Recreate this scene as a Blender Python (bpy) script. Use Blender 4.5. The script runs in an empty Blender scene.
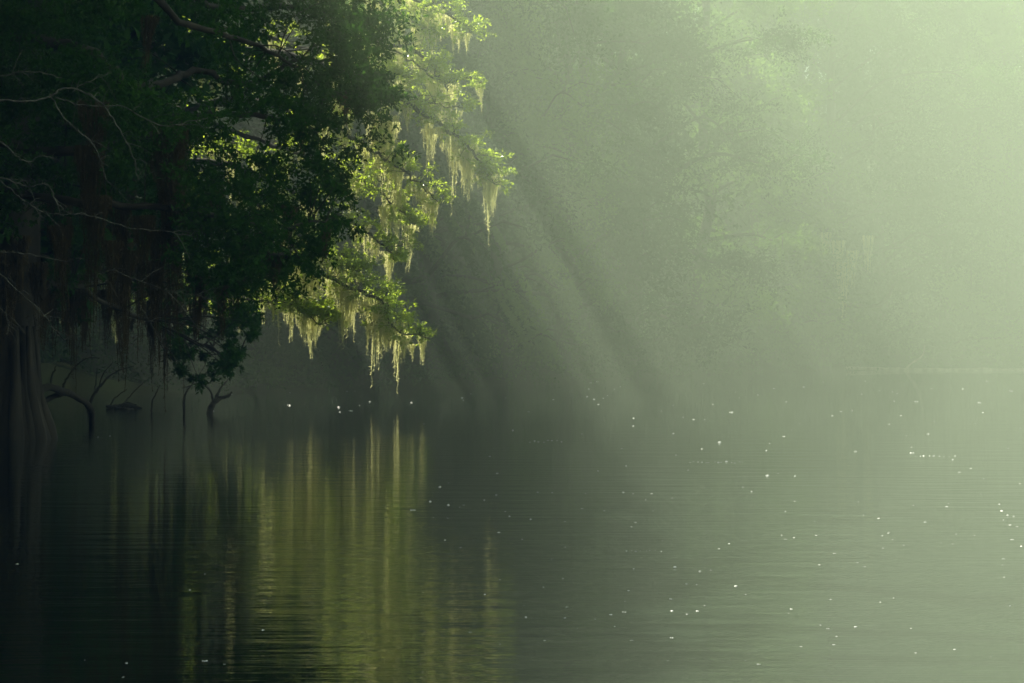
import bpy, math, random
import numpy as np
from mathutils import Vector

# ------------------------------------------------------------------ basics
scene = bpy.context.scene
COL = scene.collection
F = 80.0 / 36.0 * 1024.0          # focal length in pixels
CAMZ = 1.5
WX, WY = 512.0, 350.0
SUN = np.array([-0.42, 0.50, 0.77]); SUN /= np.linalg.norm(SUN)


def P(px, py, d):
    """world point at depth d metres that the photograph shows at px, py"""
    return np.array([(px - WX) / F * d, d, CAMZ + (WY - py) / F * d])


def link(o, parent=None):
    COL.objects.link(o)
    if parent is not None:
        o.parent = parent
    return o


def tag(o, label=None, cat=None, group=None, kind=None):
    if label: o['label'] = label
    if cat: o['category'] = cat
    if group: o['group'] = group
    if kind: o['kind'] = kind
    return o


def empty(name, loc, rz=0.0, sc=1.0):
    o = bpy.data.objects.new(name, None)
    o.empty_display_size = 0.3
    o.location = loc
    o.rotation_euler = (0, 0, rz)
    o.scale = (sc, sc, sc)
    return link(o)


def mesh_quads(name, V, Q, mat, smooth=False):
    """V (n,3), Q (m,4) arrays -> mesh"""
    me = bpy.data.meshes.new(name)
    V = np.asarray(V, np.float32); Q = np.asarray(Q, np.int32)
    me.vertices.add(len(V)); me.vertices.foreach_set('co', V.ravel())
    me.loops.add(Q.size); me.loops.foreach_set('vertex_index', Q.ravel())
    me.polygons.add(len(Q))
    me.polygons.foreach_set('loop_start', np.arange(0, Q.size, 4, dtype=np.int32))
    me.polygons.foreach_set('loop_total', np.full(len(Q), 4, np.int32))
    me.materials.append(mat)
    if smooth:
        me.polygons.foreach_set('use_smooth', np.ones(len(Q), bool))
    me.update(calc_edges=True)
    return me


def obj(name, me, parent=None):
    return link(bpy.data.objects.new(name, me), parent)


def norm(a):
    return a / np.maximum(np.linalg.norm(a, axis=-1, keepdims=True), 1e-9)


class Wood:
    """collects tapered tubes into one mesh"""
    def __init__(self): self.V = []; self.Q = []; self.n = 0

    def tube(self, pts, radii, sides=8, wob=0.0, rng=None):
        pts = np.asarray(pts, float); radii = np.asarray(radii, float)
        m = len(pts)
        T = norm(np.gradient(pts, axis=0))
        up = np.array([0.13, 0.31, 0.94]); up /= np.linalg.norm(up)
        A = np.cross(T, up)
        bad = np.linalg.norm(A, axis=1) < 0.15
        A[bad] = np.cross(T[bad], np.array([1.0, 0, 0]))
        A = norm(A)
        for i in range(1, m):
            if np.dot(A[i], A[i - 1]) < 0: A[i] = -A[i]
        B = np.cross(T, A)
        ang = np.linspace(0, 2 * math.pi, sides, endpoint=False)
        R = radii[:, None] * np.ones(sides)[None]
        if wob and rng is not None:
            R = R * (1 + wob * rng.standard_normal((m, sides)))
        V = pts[:, None] + (A[:, None] * np.cos(ang)[None, :, None] + B[:, None] * np.sin(ang)[None, :, None]) * R[..., None]
        V = V.reshape(-1, 3)
        i = np.arange(m - 1)[:, None] * sides
        j = np.arange(sides)[None]
        k = (j + 1) % sides
        Q = np.stack([i + j, i + k, i + sides + k, i + sides + j], -1).reshape(-1, 4) + self.n
        self.V.append(V); self.Q.append(Q); self.n += len(V)

    def build(self, name, mat):
        return mesh_quads(name, np.concatenate(self.V), np.concatenate(self.Q), mat, True)


def curve(ctrl, n=10):
    """Catmull-Rom through control points"""
    c = np.asarray(ctrl, float)
    c = np.vstack([2 * c[0] - c[1], c, 2 * c[-1] - c[-2]])
    out = []
    for i in range(1, len(c) - 2):
        t = np.linspace(0, 1, n, endpoint=False)[:, None]
        p0, p1, p2, p3 = c[i - 1], c[i], c[i + 1], c[i + 2]
        out.append(0.5 * ((2 * p1) + (-p0 + p2) * t + (2 * p0 - 5 * p1 + 4 * p2 - p3) * t ** 2 + (-p0 + 3 * p1 - 3 * p2 + p3) * t ** 3))
    out.append(c[-2][None])
    return np.concatenate(out)


def jag(p, amp, rng):
    q = p.copy()
    q[1:-1] += rng.normal(0, amp, q[1:-1].shape)
    return q


def leaves(centres, R, per, L, W, rng, flat=0.5, droop=0.25, ntw=7, wood=None, tw=0.006, out=0.5):
    """leafy sprays: at each centre a few twiglets with leaves along them.  centres (N,3), R (N,)"""
    N = len(centres)
    R = np.broadcast_to(np.asarray(R, float), (N,))
    td = rng.standard_normal((N, ntw, 3)); td[..., 2] *= flat
    td = norm(td); td[..., 2] += 0.05
    which = rng.integers(0, ntw, (N, per))
    t = rng.random((N, per)) ** 0.75
    d = np.take_along_axis(td, which[..., None], 1)
    pos = centres[:, None] + d * (t * R[:, None])[..., None]
    pos[..., 2] -= droop * (t ** 2) * R[:, None]
    pos += rng.normal(0, 1, pos.shape) * (0.10 * R[:, None, None])
    dirs = norm(d * out + rng.normal(0, 0.55, pos.shape) + np.array([0, 0, -0.15]))
    side = norm(np.cross(dirs, rng.normal(0, 0.55, pos.shape) + np.array([0, 0, 1.0])))
    LL = L * rng.uniform(0.6, 1.25, (N, per))[..., None]
    WW = W * rng.uniform(0.7, 1.2, (N, per))[..., None]
    fold = np.cross(side, dirs) * WW * 0.18
    v0 = pos; v1 = pos + dirs * LL * 0.45 + side * WW * .5 + fold
    v2 = pos + dirs * LL; v3 = pos + dirs * LL * 0.45 - side * WW * .5 + fold
    V = np.stack([v0, v1, v2, v3], 2).reshape(-1, 3)
    Q = np.arange(len(V)).reshape(-1, 4)
    if wood is not None:
        for c, r, dd in zip(centres, R, td):
            for q in dd[:3]:
                e = c + q * r * 0.9; e[2] -= droop * 0.8 * r
                m = c + q * r * 0.45; m[2] -= droop * 0.2 * r
                wood.tube([c, m, e], [tw, tw * .8, tw * .4], 3)
    return V, Q


def join(parts):
    V = []; Q = []; n = 0
    for v, q in parts:
        V.append(v); Q.append(q + n); n += len(v)
    return np.concatenate(V), np.concatenate(Q)


# ------------------------------------------------------------------ materials
def mat(name):
    m = bpy.data.materials.new(name); m.use_nodes = True
    nt = m.node_tree
    for n in list(nt.nodes): nt.nodes.remove(n)
    out = nt.nodes.new('ShaderNodeOutputMaterial')
    return m, nt, out


def leaf_mat(name, dark, light, trans, tmix=0.5, gloss=0.12, scale=0.25, isl=0.55):
    m, nt, out = mat(name)
    N = nt.nodes.new; L = nt.links.new
    geo = N('ShaderNodeNewGeometry')
    tc = N('ShaderNodeTexCoord')
    no = N('ShaderNodeTexNoise'); no.inputs['Scale'].default_value = scale; no.inputs['Detail'].default_value = 3
    L(tc.outputs['Object'], no.inputs['Vector'])
    ad = N('ShaderNodeMath'); ad.operation = 'ADD'
    mu = N('ShaderNodeMath'); mu.operation = 'MULTIPLY'; mu.inputs[1].default_value = isl
    L(geo.outputs['Random Per Island'], mu.inputs[0])
    L(mu.outputs[0], ad.inputs[0]); 
    m2 = N('ShaderNodeMath'); m2.operation = 'MULTIPLY_ADD'; m2.inputs[1].default_value = 1.6; m2.inputs[2].default_value = -0.6
    L(no.outputs['Fac'], m2.inputs[0]); L(m2.outputs[0], ad.inputs[1])
    ad.use_clamp = True
    mix = N('ShaderNodeMix'); mix.data_type = 'RGBA'
    mix.inputs['A'].default_value = (*dark, 1); mix.inputs['B'].default_value = (*light, 1)
    L(ad.outputs[0], mix.inputs['Factor'])
    di = N('ShaderNodeBsdfDiffuse'); L(mix.outputs['Result'], di.inputs['Color'])
    tr = N('ShaderNodeBsdfTranslucent')
    mt = N('ShaderNodeMix'); mt.data_type = 'RGBA'; mt.blend_type = 'MULTIPLY'; mt.inputs['Factor'].default_value = 1
    L(mix.outputs['Result'], mt.inputs['A']); mt.inputs['B'].default_value = (*trans, 1)
    mt.clamp_result = False
    L(mt.outputs['Result'], tr.inputs['Color'])
    ms = N('ShaderNodeMixShader'); ms.inputs[0].default_value = tmix
    L(di.outputs[0], ms.inputs[1]); L(tr.outputs[0], ms.inputs[2])
    gl = N('ShaderNodeBsdfGlossy'); gl.inputs['Roughness'].default_value = 0.35
    gl.inputs['Color'].default_value = (0.9, 0.95, 0.9, 1)
    fr = N('ShaderNodeFresnel'); fr.inputs['IOR'].default_value = 1.4
    mg = N('ShaderNodeMath'); mg.operation = 'MULTIPLY'; mg.inputs[1].default_value = gloss * 8
    L(fr.outputs[0], mg.inputs[0]); mg.use_clamp = True
    mm = N('ShaderNodeMixShader'); L(mg.outputs[0], mm.inputs[0])
    L(ms.outputs[0], mm.inputs[1]); L(gl.outputs[0], mm.inputs[2])
    L((mm if gloss > 0 else ms).outputs[0], out.inputs['Surface'])
    return m


def bark_mat(name, a, b, scale=6.0):
    m, nt, out = mat(name)
    N = nt.nodes.new; L = nt.links.new
    tc = N('ShaderNodeTexCoord'); mp = N('ShaderNodeMapping'); mp.inputs['Scale'].default_value = (1, 1, 0.18)
    L(tc.outputs['Object'], mp.inputs['Vector'])
    no = N('ShaderNodeTexNoise'); no.inputs['Scale'].default_value = scale; no.inputs['Detail'].default_value = 6
    L(mp.outputs[0], no.inputs['Vector'])
    cr = N('ShaderNodeValToRGB'); cr.color_ramp.elements[0].position = 0.35; cr.color_ramp.elements[1].position = 0.7
    cr.color_ramp.elements[0].color = (*a, 1); cr.color_ramp.elements[1].color = (*b, 1)
    L(no.outputs['Fac'], cr.inputs[0])
    bs = N('ShaderNodeBsdfPrincipled'); bs.inputs['Roughness'].default_value = 0.9
    L(cr.outputs[0], bs.inputs['Base Color'])
    bu = N('ShaderNodeBump'); bu.inputs['Distance'].default_value = 0.03; bu.inputs['Strength'].default_value = 0.8
    L(no.outputs['Fac'], bu.inputs['Height']); L(bu.outputs[0], bs.inputs['Normal'])
    L(bs.outputs[0], out.inputs['Surface'])
    return m


M_OAK = leaf_mat('dark_oak_leaf', (0.016, 0.055, 0.012), (0.052, 0.130, 0.026), (1.8, 1.9, 0.8), 0.35, 0.0, 0.35)
M_CYP = leaf_mat('fresh_leaf', (0.10, 0.17, 0.03), (0.17, 0.25, 0.055), (3.9, 3.3, 1.3), 0.66, 0.03, 0.4)
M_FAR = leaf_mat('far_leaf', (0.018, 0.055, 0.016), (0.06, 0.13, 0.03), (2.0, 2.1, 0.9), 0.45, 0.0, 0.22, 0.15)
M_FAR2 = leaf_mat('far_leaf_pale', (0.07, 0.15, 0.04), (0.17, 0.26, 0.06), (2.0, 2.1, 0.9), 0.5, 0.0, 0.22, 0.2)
M_SHR = leaf_mat('shrub_leaf', (0.03, 0.08, 0.022), (0.09, 0.16, 0.04), (1.8, 1.9, 0.8), 0.4, 0.0, 0.3)
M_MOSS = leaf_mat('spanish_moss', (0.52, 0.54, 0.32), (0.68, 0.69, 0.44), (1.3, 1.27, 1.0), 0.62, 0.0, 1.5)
M_MOSSD = leaf_mat('dark_spanish_moss', (0.07, 0.055, 0.03), (0.13, 0.105, 0.06), (1.2, 1.1, 0.9), 0.45, 0.0, 1.5)  # same moss in a darker, browner tone
M_BARK = bark_mat('dark_bark', (0.014, 0.012, 0.009), (0.055, 0.047, 0.034))
M_BARKP = bark_mat('pale_dead_bark', (0.04, 0.038, 0.032), (0.17, 0.165, 0.14), 14)
M_WET = bark_mat('wet_black_wood', (0.010, 0.009, 0.007), (0.040, 0.033, 0.025), 7)
M_SAND = bark_mat('bleached_wood', (0.25, 0.22, 0.17), (0.5, 0.46, 0.36), 3)


def ground_mat():
    m, nt, out = mat('leaf_litter_ground')
    N = nt.nodes.new; L = nt.links.new
    tc = N('ShaderNodeTexCoord')
    no = N('ShaderNodeTexNoise'); no.inputs['Scale'].default_value = 0.8; no.inputs['Detail'].default_value = 8
    L(tc.outputs['Object'], no.inputs['Vector'])
    cr = N('ShaderNodeValToRGB')
    cr.color_ramp.elements[0].position = 0.3; cr.color_ramp.elements[1].position = 0.7
    cr.color_ramp.elements[0].color = (0.035, 0.028, 0.018, 1); cr.color_ramp.elements[1].color = (0.07, 0.085, 0.03, 1)
    L(no.outputs['Fac'], cr.inputs[0])
    bs = N('ShaderNodeBsdfDiffuse'); L(cr.outputs[0], bs.inputs['Color'])
    bu = N('ShaderNodeBump'); bu.inputs['Distance'].default_value = 0.15
    L(no.outputs['Fac'], bu.inputs['Height']); L(bu.outputs[0], bs.inputs['Normal'])
    L(bs.outputs[0], out.inputs['Surface'])
    return m


def water_mat():
    m, nt, out = mat('river_water')
    N = nt.nodes.new; L = nt.links.new
    tc = N('ShaderNodeTexCoord')

    def noise(sx, sy, scale, detail, rough=0.5, rot=0.0):
        mp = N('ShaderNodeMapping'); mp.inputs['Scale'].default_value = (sx, sy, 1); mp.inputs['Rotation'].default_value = (0, 0, rot)
        L(tc.outputs['Object'], mp.inputs['Vector'])
        no = N('ShaderNodeTexNoise'); no.inputs['Scale'].default_value = scale
        no.inputs['Detail'].default_value = detail; no.inputs['Roughness'].default_value = rough
        L(mp.outputs[0], no.inputs['Vector'])
        return no
    # fine wind ripples, longer across the view than along it, a slow swell, and calm patches
    a = noise(0.20, 1.0, 8.0, 3.0, 0.6, 0.03)
    b = noise(0.30, 1.0, 2.6, 3.0, 0.5, -0.08)
    c = noise(0.5, 1.0, 0.10, 2.0, 0.5)
    cm = N('ShaderNodeMapRange'); cm.inputs['From Min'].default_value = 0.35; cm.inputs['From Max'].default_value = 0.65
    cm.inputs['To Min'].default_value = 0.35; cm.inputs['To Max'].default_value = 1.0
    L(c.outputs['Fac'], cm.inputs['Value'])
    ma = N('ShaderNodeMath'); ma.operation = 'MULTIPLY'; L(a.outputs['Fac'], ma.inputs[0]); L(cm.outputs[0], ma.inputs[1])
    b1 = N('ShaderNodeBump'); b1.inputs['Strength'].default_value = 1; b1.inputs['Distance'].default_value = WATER_A
    L(ma.outputs[0], b1.inputs['Height'])
    b2 = N('ShaderNodeBump'); b2.inputs['Strength'].default_value = 1; b2.inputs['Distance'].default_value = WATER_B
    L(b.outputs['Fac'], b2.inputs['Height']); L(b1.outputs[0], b2.inputs['Normal'])
    bs = N('ShaderNodeBsdfPrincipled')
    bs.inputs['Base Color'].default_value = (0.010, 0.016, 0.011, 1)
    bs.inputs['Roughness'].default_value = 0.012
    bs.inputs['IOR'].default_value = 1.38
    L(b2.outputs[0], bs.inputs['Normal'])
    L(bs.outputs[0], out.inputs['Surface'])
    return m


WATER_A, WATER_B = 0.0040, 0.0080
M_GROUND = ground_mat()
M_WATER = water_mat()

m, nt, out = mat('foam')
bs = nt.nodes.new('ShaderNodeBsdfPrincipled'); bs.inputs['Base Color'].default_value = (0.85, 0.87, 0.88, 1)
bs.inputs['Roughness'].default_value = 0.25
nt.links.new(bs.outputs[0], out.inputs['Surface']); M_FOAM = m

# ------------------------------------------------------------------ terrain and water
def yfar(x):
    return np.interp(x, [-60, -25, -12, -4, 2, 8, 16, 30, 60, 140], [74, 74, 80, 88, 102, 125, 150, 176, 190, 215])


def height(x, y):
    wob = 0.8 * np.sin(x * 0.7 + 1) * np.cos(y * 0.31) + 0.5 * np.sin(x * 0.23 + y * 0.5)
    left = (-10.6 + wob - x) * 0.22
    left = np.where((y > 52) & (y < 76), np.minimum(left, (-30 - x) * 0.1 + np.maximum(52.5 - y, -1) * .5), left)
    far = (y - yfar(x) + wob) * 0.22
    right = (x - 72 + wob) * 0.2
    back = (-40 - y) * 0.2
    h = np.maximum.reduce([left, far, right, back])
    h = np.where(h > 0, 4.5 * (1 - np.exp(-h / 4.5)), h)
    rise = np.clip((y - yfar(x) - 20) * .7, 0, 20)          # wooded slope behind the far bank
    return np.maximum(h, -1.4) + rise


gx = np.unique(np.concatenate([np.linspace(-400, -60, 20), np.linspace(-60, 80, 200), np.linspace(80, 400, 20)]))
gy = np.unique(np.concatenate([np.linspace(-300, -45, 14), np.linspace(-45, 215, 270), np.linspace(215, 450, 16)]))
X, Y = np.meshgrid(gx, gy)
Z = height(X, Y) + 0.06 * np.sin(X * 2.1) * np.sin(Y * 1.7)
V = np.stack([X, Y, Z], -1).reshape(-1, 3)
nx, ny = len(gx), len(gy)
I = (np.arange(ny - 1)[:, None] * nx + np.arange(nx - 1)[None]).ravel()
Q = np.stack([I, I + 1, I + nx + 1, I + nx], -1)
tag(obj('ground', mesh_quads('ground', V, Q, M_GROUND, True)), kind='structure')
w = mesh_quads('water', [[-90, -45, 0], [110, -45, 0], [110, 225, 0], [-90, 225, 0]], [[0, 1, 2, 3]], M_WATER)
tag(obj('water', w), kind='structure')

# ------------------------------------------------------------------ moss meshes
def moss_mesh(name, seed, n=46, width=0.5, length=1.3, mat_=M_MOSS, sw=0.022):
    """a beard of Spanish moss hanging from a short run of twig, origin at the twig"""
    rng = np.random.default_rng(seed)
    parts = []
    for i in range(n):
        u = rng.uniform(-1, 1)
        prof = (1 - abs(u) ** 1.5) * rng.uniform(0.35, 1.0) * (1 + 0.3 * math.sin(u * 5 + seed))
        L = length * max(prof, 0.12)
        m_ = max(5, int(L / 0.09))
        t = np.linspace(0, 1, m_)
        x = u * width * .5 * (1 - 0.55 * t * (L / length)) + 0.03 * np.cumsum(rng.normal(0, .35, m_))
        y = rng.normal(0, width * .14) * (1 - .5 * t) + 0.03 * np.cumsum(rng.normal(0, .35, m_))
        z = -L * t - 0.02 * rng.random()
        p = np.stack([x, y, z], -1)
        a = rng.uniform(0, math.pi)
        s = np.array([math.cos(a), math.sin(a), 0]) * sw * .5
        wv = (np.sin(t * rng.uniform(9, 22) + rng.uniform(0, 6)) * .35 + 0.8) * (1 - 0.75 * t ** 3)
        Lf = p - s * wv[:, None]; Rt = p + s * wv[:, None]
        V = np.empty((2 * m_, 3)); V[0::2] = Lf; V[1::2] = Rt
        k = np.arange(m_ - 1) * 2
        parts.append((V, np.stack([k, k + 1, k + 3, k + 2], -1)))
        # curled side filaments that fray the outline
        nf = int(L / 0.035)
        if nf:
            tt = rng.random(nf)
            c = np.stack([np.interp(tt, t, p[:, 0]), np.interp(tt, t, p[:, 1]), np.interp(tt, t, p[:, 2])], -1)
            d = norm(rng.standard_normal((nf, 3)) * np.array([1, 1, .6]) + np.array([0, 0, -.9]))
            l = rng.uniform(0.03, 0.085, (nf, 1))
            sd = norm(np.cross(d, rng.standard_normal((nf, 3)))) * sw * .28
            V = np.stack([c - sd, c + sd, c + sd * .3 + d * l, c - sd * .3 + d * l], 1).reshape(-1, 3)
            parts.append((V, np.arange(len(V)).reshape(-1, 4)))
    V, Q = join(parts)
    return mesh_quads(name, V, Q, mat_)


MOSS = [moss_mesh('hanging_moss', 10 + i, n=44, width=w_, length=l_) for i, (w_, l_) in enumerate(
    [(0.55, 1.0), (0.4, 1.5), (0.8, 0.75), (0.35, 0.6), (0.6, 1.25), (0.9, 1.0)])]
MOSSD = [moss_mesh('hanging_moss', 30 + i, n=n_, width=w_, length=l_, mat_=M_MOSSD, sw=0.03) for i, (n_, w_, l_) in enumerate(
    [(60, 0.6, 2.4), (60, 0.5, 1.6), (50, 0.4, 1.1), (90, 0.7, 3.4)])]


BND = {}


def me_bounds(me):
    if me.name not in BND:
        v = np.empty(len(me.vertices) * 3, np.float32); me.vertices.foreach_get('co', v); v = v.reshape(-1, 3)
        BND[me.name] = [v.min(0), v.max(0)]
    return BND[me.name]


def hang(meshes, p, parent, rng, s=None, i=None, sz=1.0):
    me = meshes[rng.integers(len(meshes)) if i is None else i]
    o = obj('hanging_moss', me, parent)
    o.location = Vector(p) - parent.location
    o.rotation_euler = (rng.normal(0, .04), rng.normal(0, .04), rng.uniform(-.5, .5) + (math.pi if rng.random() < .5 else 0))
    k = rng.uniform(.7, 1.15) if s is None else s
    ln = -min(c_[2] for c_ in me_bounds(me))
    o.scale = (k, k, min(k * sz, max(.2, (float(p[2]) - .3) / ln)))
    return o


# ------------------------------------------------------------------ generic tree
def generic_tree(seed, H, Rc, mat_leaf, base_r=0.35, nl=22, leafL=0.22, per=60, low=0.12, sprR=0.75, gapiness=0.0, lean=0.0, sec=6, tall=1.0):
    """trunk with limbs, side branches and leafy sprays; returns (trunk mesh, crown mesh)"""
    rng = np.random.default_rng(seed)
    wd = Wood()
    tz = np.linspace(0, H * .93, 14)
    bend = np.cumsum(rng.normal(0, .12, (14, 2)), 0) * (H / 20)
    tp = np.stack([bend[:, 0] + lean * (tz / H) ** 2, bend[:, 1], tz], -1); tp[:, :2] -= tp[0, :2]
    tp[0, 2] = -1.2
    rr = base_r * (1 - tz / H) ** 0.8 + 0.03; rr[0] *= 1.7; rr[1] *= 1.15
    wd.tube(tp, rr, 12, .05, rng)
    C = []; RR = []
    for i in range(nl):
        u = low + (0.97 - low) * (i + rng.random() * .8) / nl
        az = i * 2.399 + rng.uniform(-.5, .5)
        prof = (math.sin(math.pi * min(1, (u * .85 + .15)) ** tall)) ** 0.6 * rng.uniform(.65, 1.12)
        Ln = Rc * max(prof, .25)
        b = np.array([np.interp(u * H, tz, tp[:, 0]), np.interp(u * H, tz, tp[:, 1]), u * H])
        rise = rng.uniform(0.05, 0.55) + 0.5 * u
        d = np.array([math.cos(az), math.sin(az), 0])
        e1 = b + d * Ln * .4 + [0, 0, rise * Ln * .35]
        e2 = b + d * Ln * .75 + [0, 0, rise * Ln * .5]
        e3 = b + d * Ln + [0, 0, rise * Ln * .42 - .06 * Ln * (1.4 - u)]
        pts = curve([b, e1 + rng.normal(0, .08 * Ln, 3), e2 + rng.normal(0, .07 * Ln, 3), e3], 5)
        r0 = max(.04, base_r * .42 * (1 - u * .7))
        wd.tube(pts, np.linspace(r0, .02, len(pts)), 6, .04, rng)
        for s in range(sec):
            k = rng.uniform(.25, 1.0)
            bp = pts[int(k * (len(pts) - 1))]
            sd = norm(d * rng.uniform(.2, 1) + np.cross(d, [0, 0, 1]) * rng.choice([-1, 1]) * rng.uniform(.3, 1.1) + np.array([0, 0, rng.uniform(-.25, .45)]))
            sl = Ln * rng.uniform(.22, .5)
            ep = bp + sd * sl; mp_ = (bp + ep) / 2 + [0, 0, .12 * sl]; ep = ep - np.array([0, 0, .1 * sl])
            wd.tube([bp, mp_, ep], [r0 * .3 + .01, r0 * .2 + .01, .01], 4)
            for q in (rng.uniform(.2, .6), rng.uniform(.6, .9), 1.0):
                if rng.random() < gapiness: continue
                C.append(bp * (1 - q) + ep * q + rng.normal(0, .22, 3)); RR.append(sprR * rng.uniform(.6, 1.25))
        C.append(pts[-1]); RR.append(sprR)
    V, Q = leaves(np.array(C), np.array(RR), per, leafL, leafL * .5, rng)
    return wd.build('trunk', M_BARK), mesh_quads('crown', V, Q, mat_leaf)


def put_tree(meshes, x, y, rz, s, name, label, cat='tree', group=None, z=None, gaps=False):
    base = empty(name, (x, y, float(height(np.array(x), np.array(y))) if z is None else z), rz, s)
    obj('trunk', meshes[0], base); obj('crown', carve_sun_slits(base, meshes[1], 'crown') if gaps else meshes[1], base)
    return tag(base, label, cat, group)


def carve_sun_slits(base, me, name):
    """long slits between the boughs, lying along the sun's path, where the shafts of light come through"""
    n = len(me.vertices); v = np.empty(n * 3, np.float32); me.vertices.foreach_get('co', v); v = v.reshape(-1, 4, 3)
    c = v.mean(1) * base.scale[0]; a = base.rotation_euler[2]
    x = c[:, 0] * math.cos(a) - c[:, 1] * math.sin(a) + base.location[0]
    y = c[:, 0] * math.sin(a) + c[:, 1] * math.cos(a) + base.location[1]
    z = c[:, 2] + base.location[2]
    q = z - x * SUN[2] / SUN[0]; q = z + x * (SUN[2] / -SUN[0])
    rr_ = y + x * (SUN[1] / -SUN[0])
    cut = np.zeros(len(q), bool)
    for q0, w_, r0_, r1_ in SUN_SLITS:
        cut |= (np.abs(q - q0 - .25 * np.sin(rr_ * .35 + q0)) < w_ * .5) & (rr_ > r0_) & (rr_ < r1_)
    cut |= (q > 1.15 + .025 * np.maximum(rr_, 0) + .5 * np.sin(rr_ * .45) + .3 * np.sin(rr_ * 1.7)) & (rr_ < 48)  # crown tops trimmed to set where their shade ends
    cut |= (rr_ > 49.3 + .8 * np.sin(q * .6)) & (rr_ < 62.5) & (y > 50)      # leaves cut out here so the sun reaches the moss-hung tree
    cut |= (x > -.235 * y) & (y < 36)
    v = v[~cut].reshape(-1, 3)
    return mesh_quads(name, v, np.arange(len(v)).reshape(-1, 4), me.materials[0])


SUN_SLITS = [(-10.0, .8, 58, 110), (-6.6, 1.1, 60, 100), (-3.4, .9, 62, 95), (-1.2, .6, 56, 90), (1.2, 1.5, 60, 96), (2.5, .5, 48, 96), (3.5, .5, 48, 90), (4.6, .7, 48, 96), (6.2, 2.0, 50, 110), (9.6, 1.0, 40, 110)]  # slits carved through the crowns to shape the light shafts

# variants
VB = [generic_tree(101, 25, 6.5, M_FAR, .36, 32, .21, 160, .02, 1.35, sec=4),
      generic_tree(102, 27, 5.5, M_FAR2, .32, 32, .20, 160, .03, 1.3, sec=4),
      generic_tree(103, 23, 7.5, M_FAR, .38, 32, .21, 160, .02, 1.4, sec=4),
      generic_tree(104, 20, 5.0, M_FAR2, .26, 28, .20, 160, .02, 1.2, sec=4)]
VL = [generic_tree(111, 20, 6.0, M_OAK, .45, 30, .24, 120, .12, .95, sec=9, gapiness=.0),
      generic_tree(112, 18, 5.2, M_OAK, .40, 28, .24, 120, .08, .9, sec=9, gapiness=.0)]

# ------------------------------------------------------------------ far bank trees (seen through the mist)
rngF = np.random.default_rng(5)
far_group = 'hazy trees along the far bank'
far = [  # px of the trunk, metres behind the waterline, variant, turn, size, label
    (262, 3.0, 0, 0.4, 1.15, 'dark tree across the inlet, furthest left on the far bank'),
    (345, 2.0, 2, 2.1, 1.15, 'dark broad tree across the inlet behind the hanging moss'),
    (425, 3.0, 1, 1.2, 1.0, 'dark tall tree standing just past the mossy branch tips'),
    (500, 2.0, 3, 3.3, 1.0, 'dim green tree below the longest moss beard on the far bank'),
    (560, 3.5, 0, 5.0, .95, 'hazy tree where the shadow on the far bank turns to lit mist'),
    (625, 2.5, 2, 0.9, 1.15, 'hazy broad tree in the middle of the far bank'),
    (700, 4.0, 1, 4.0, 1.25, 'hazy tall tree behind the brightest beam of light'),
    (755, 2.0, 3, 1.9, 1.3, 'low hazy tree in the dim hollow of the far bank'),
    (820, 1.5, 2, 2.7, 1.4, 'hazy tree with the long hanging moss on the far bank'),
    (880, 4.0, 0, 3.6, 1.45, 'hazy tree right behind the pale fallen log'),
    (945, 1.5, 3, 5.5, 1.5, 'pale hazy tree leaning over the right end of the fallen log'),
    (1010, 4.0, 1, 0.2, 1.45, 'palest tree, at the far right edge of the misty bank'),
]
far_objs = []
for px, back, v, rz, s, lab in far:
    # distance where this line of sight meets the far waterline
    y = 90.0
    for _ in range(30): y = float(yfar((px - WX) / F * y))
    y += back
    x = (px - WX) / F * y
    far_objs.append(put_tree(VB[v], x, y, rz, s, 'bank_tree', lab, group=far_group, gaps=px < 640))

# unreachable wood behind them, one mass in the mist
rb = np.random.default_rng(8)
Cw = []; Rw = []
wood_bg = Wood()
for i in range(84):
    x = rb.uniform(-50, 75); y = float(yfar(x)) + rb.uniform(8, 22)
    h = rb.uniform(22, 30) * (1 + max(0, min(1, (x + 2) / 25)) * .35); z0 = float(height(np.array(x), np.array(y)))
    wood_bg.tube([[x, y, z0 - 1], [x + .3, y, z0 + h * .5], [x, y, z0 + h * .85]], [.45, .3, .08], 6)
    n = 150
    th = rb.uniform(0, 2 * math.pi, n); ph = rb.uniform(-1, 1, n); rr = rb.uniform(.65, 1, n)
    c = np.stack([x + np.cos(th) * np.sqrt(1 - ph ** 2) * 6 * rr, y + np.sin(th) * np.sqrt(1 - ph ** 2) * 5 * rr, z0 + h * .55 + ph * h * .47 * rr], -1)
    Cw.append(c); Rw.append(rb.uniform(1.0, 1.7, n))
    n = 60
    c = np.stack([x + rb.normal(0, 3.2, n), y + rb.uniform(-5, 2, n), z0 + rb.uniform(0, 11, n)], -1)
    Cw.append(c); Rw.append(rb.uniform(1.0, 1.6, n))
Cw = np.concatenate(Cw); Rw = np.concatenate(Rw)
Vw, Qw = leaves(Cw, Rw, 44, .42, .22, rb)
fo = tag(obj('forest', mesh_quads('forest', Vw, Qw, M_FAR)), 'dense misty wood rising behind the trees of the far bank', 'forest', kind='stuff')
wt = obj('trunks', wood_bg.build('trunks', M_BARK), fo); wt['kind'] = 'stuff'

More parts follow.
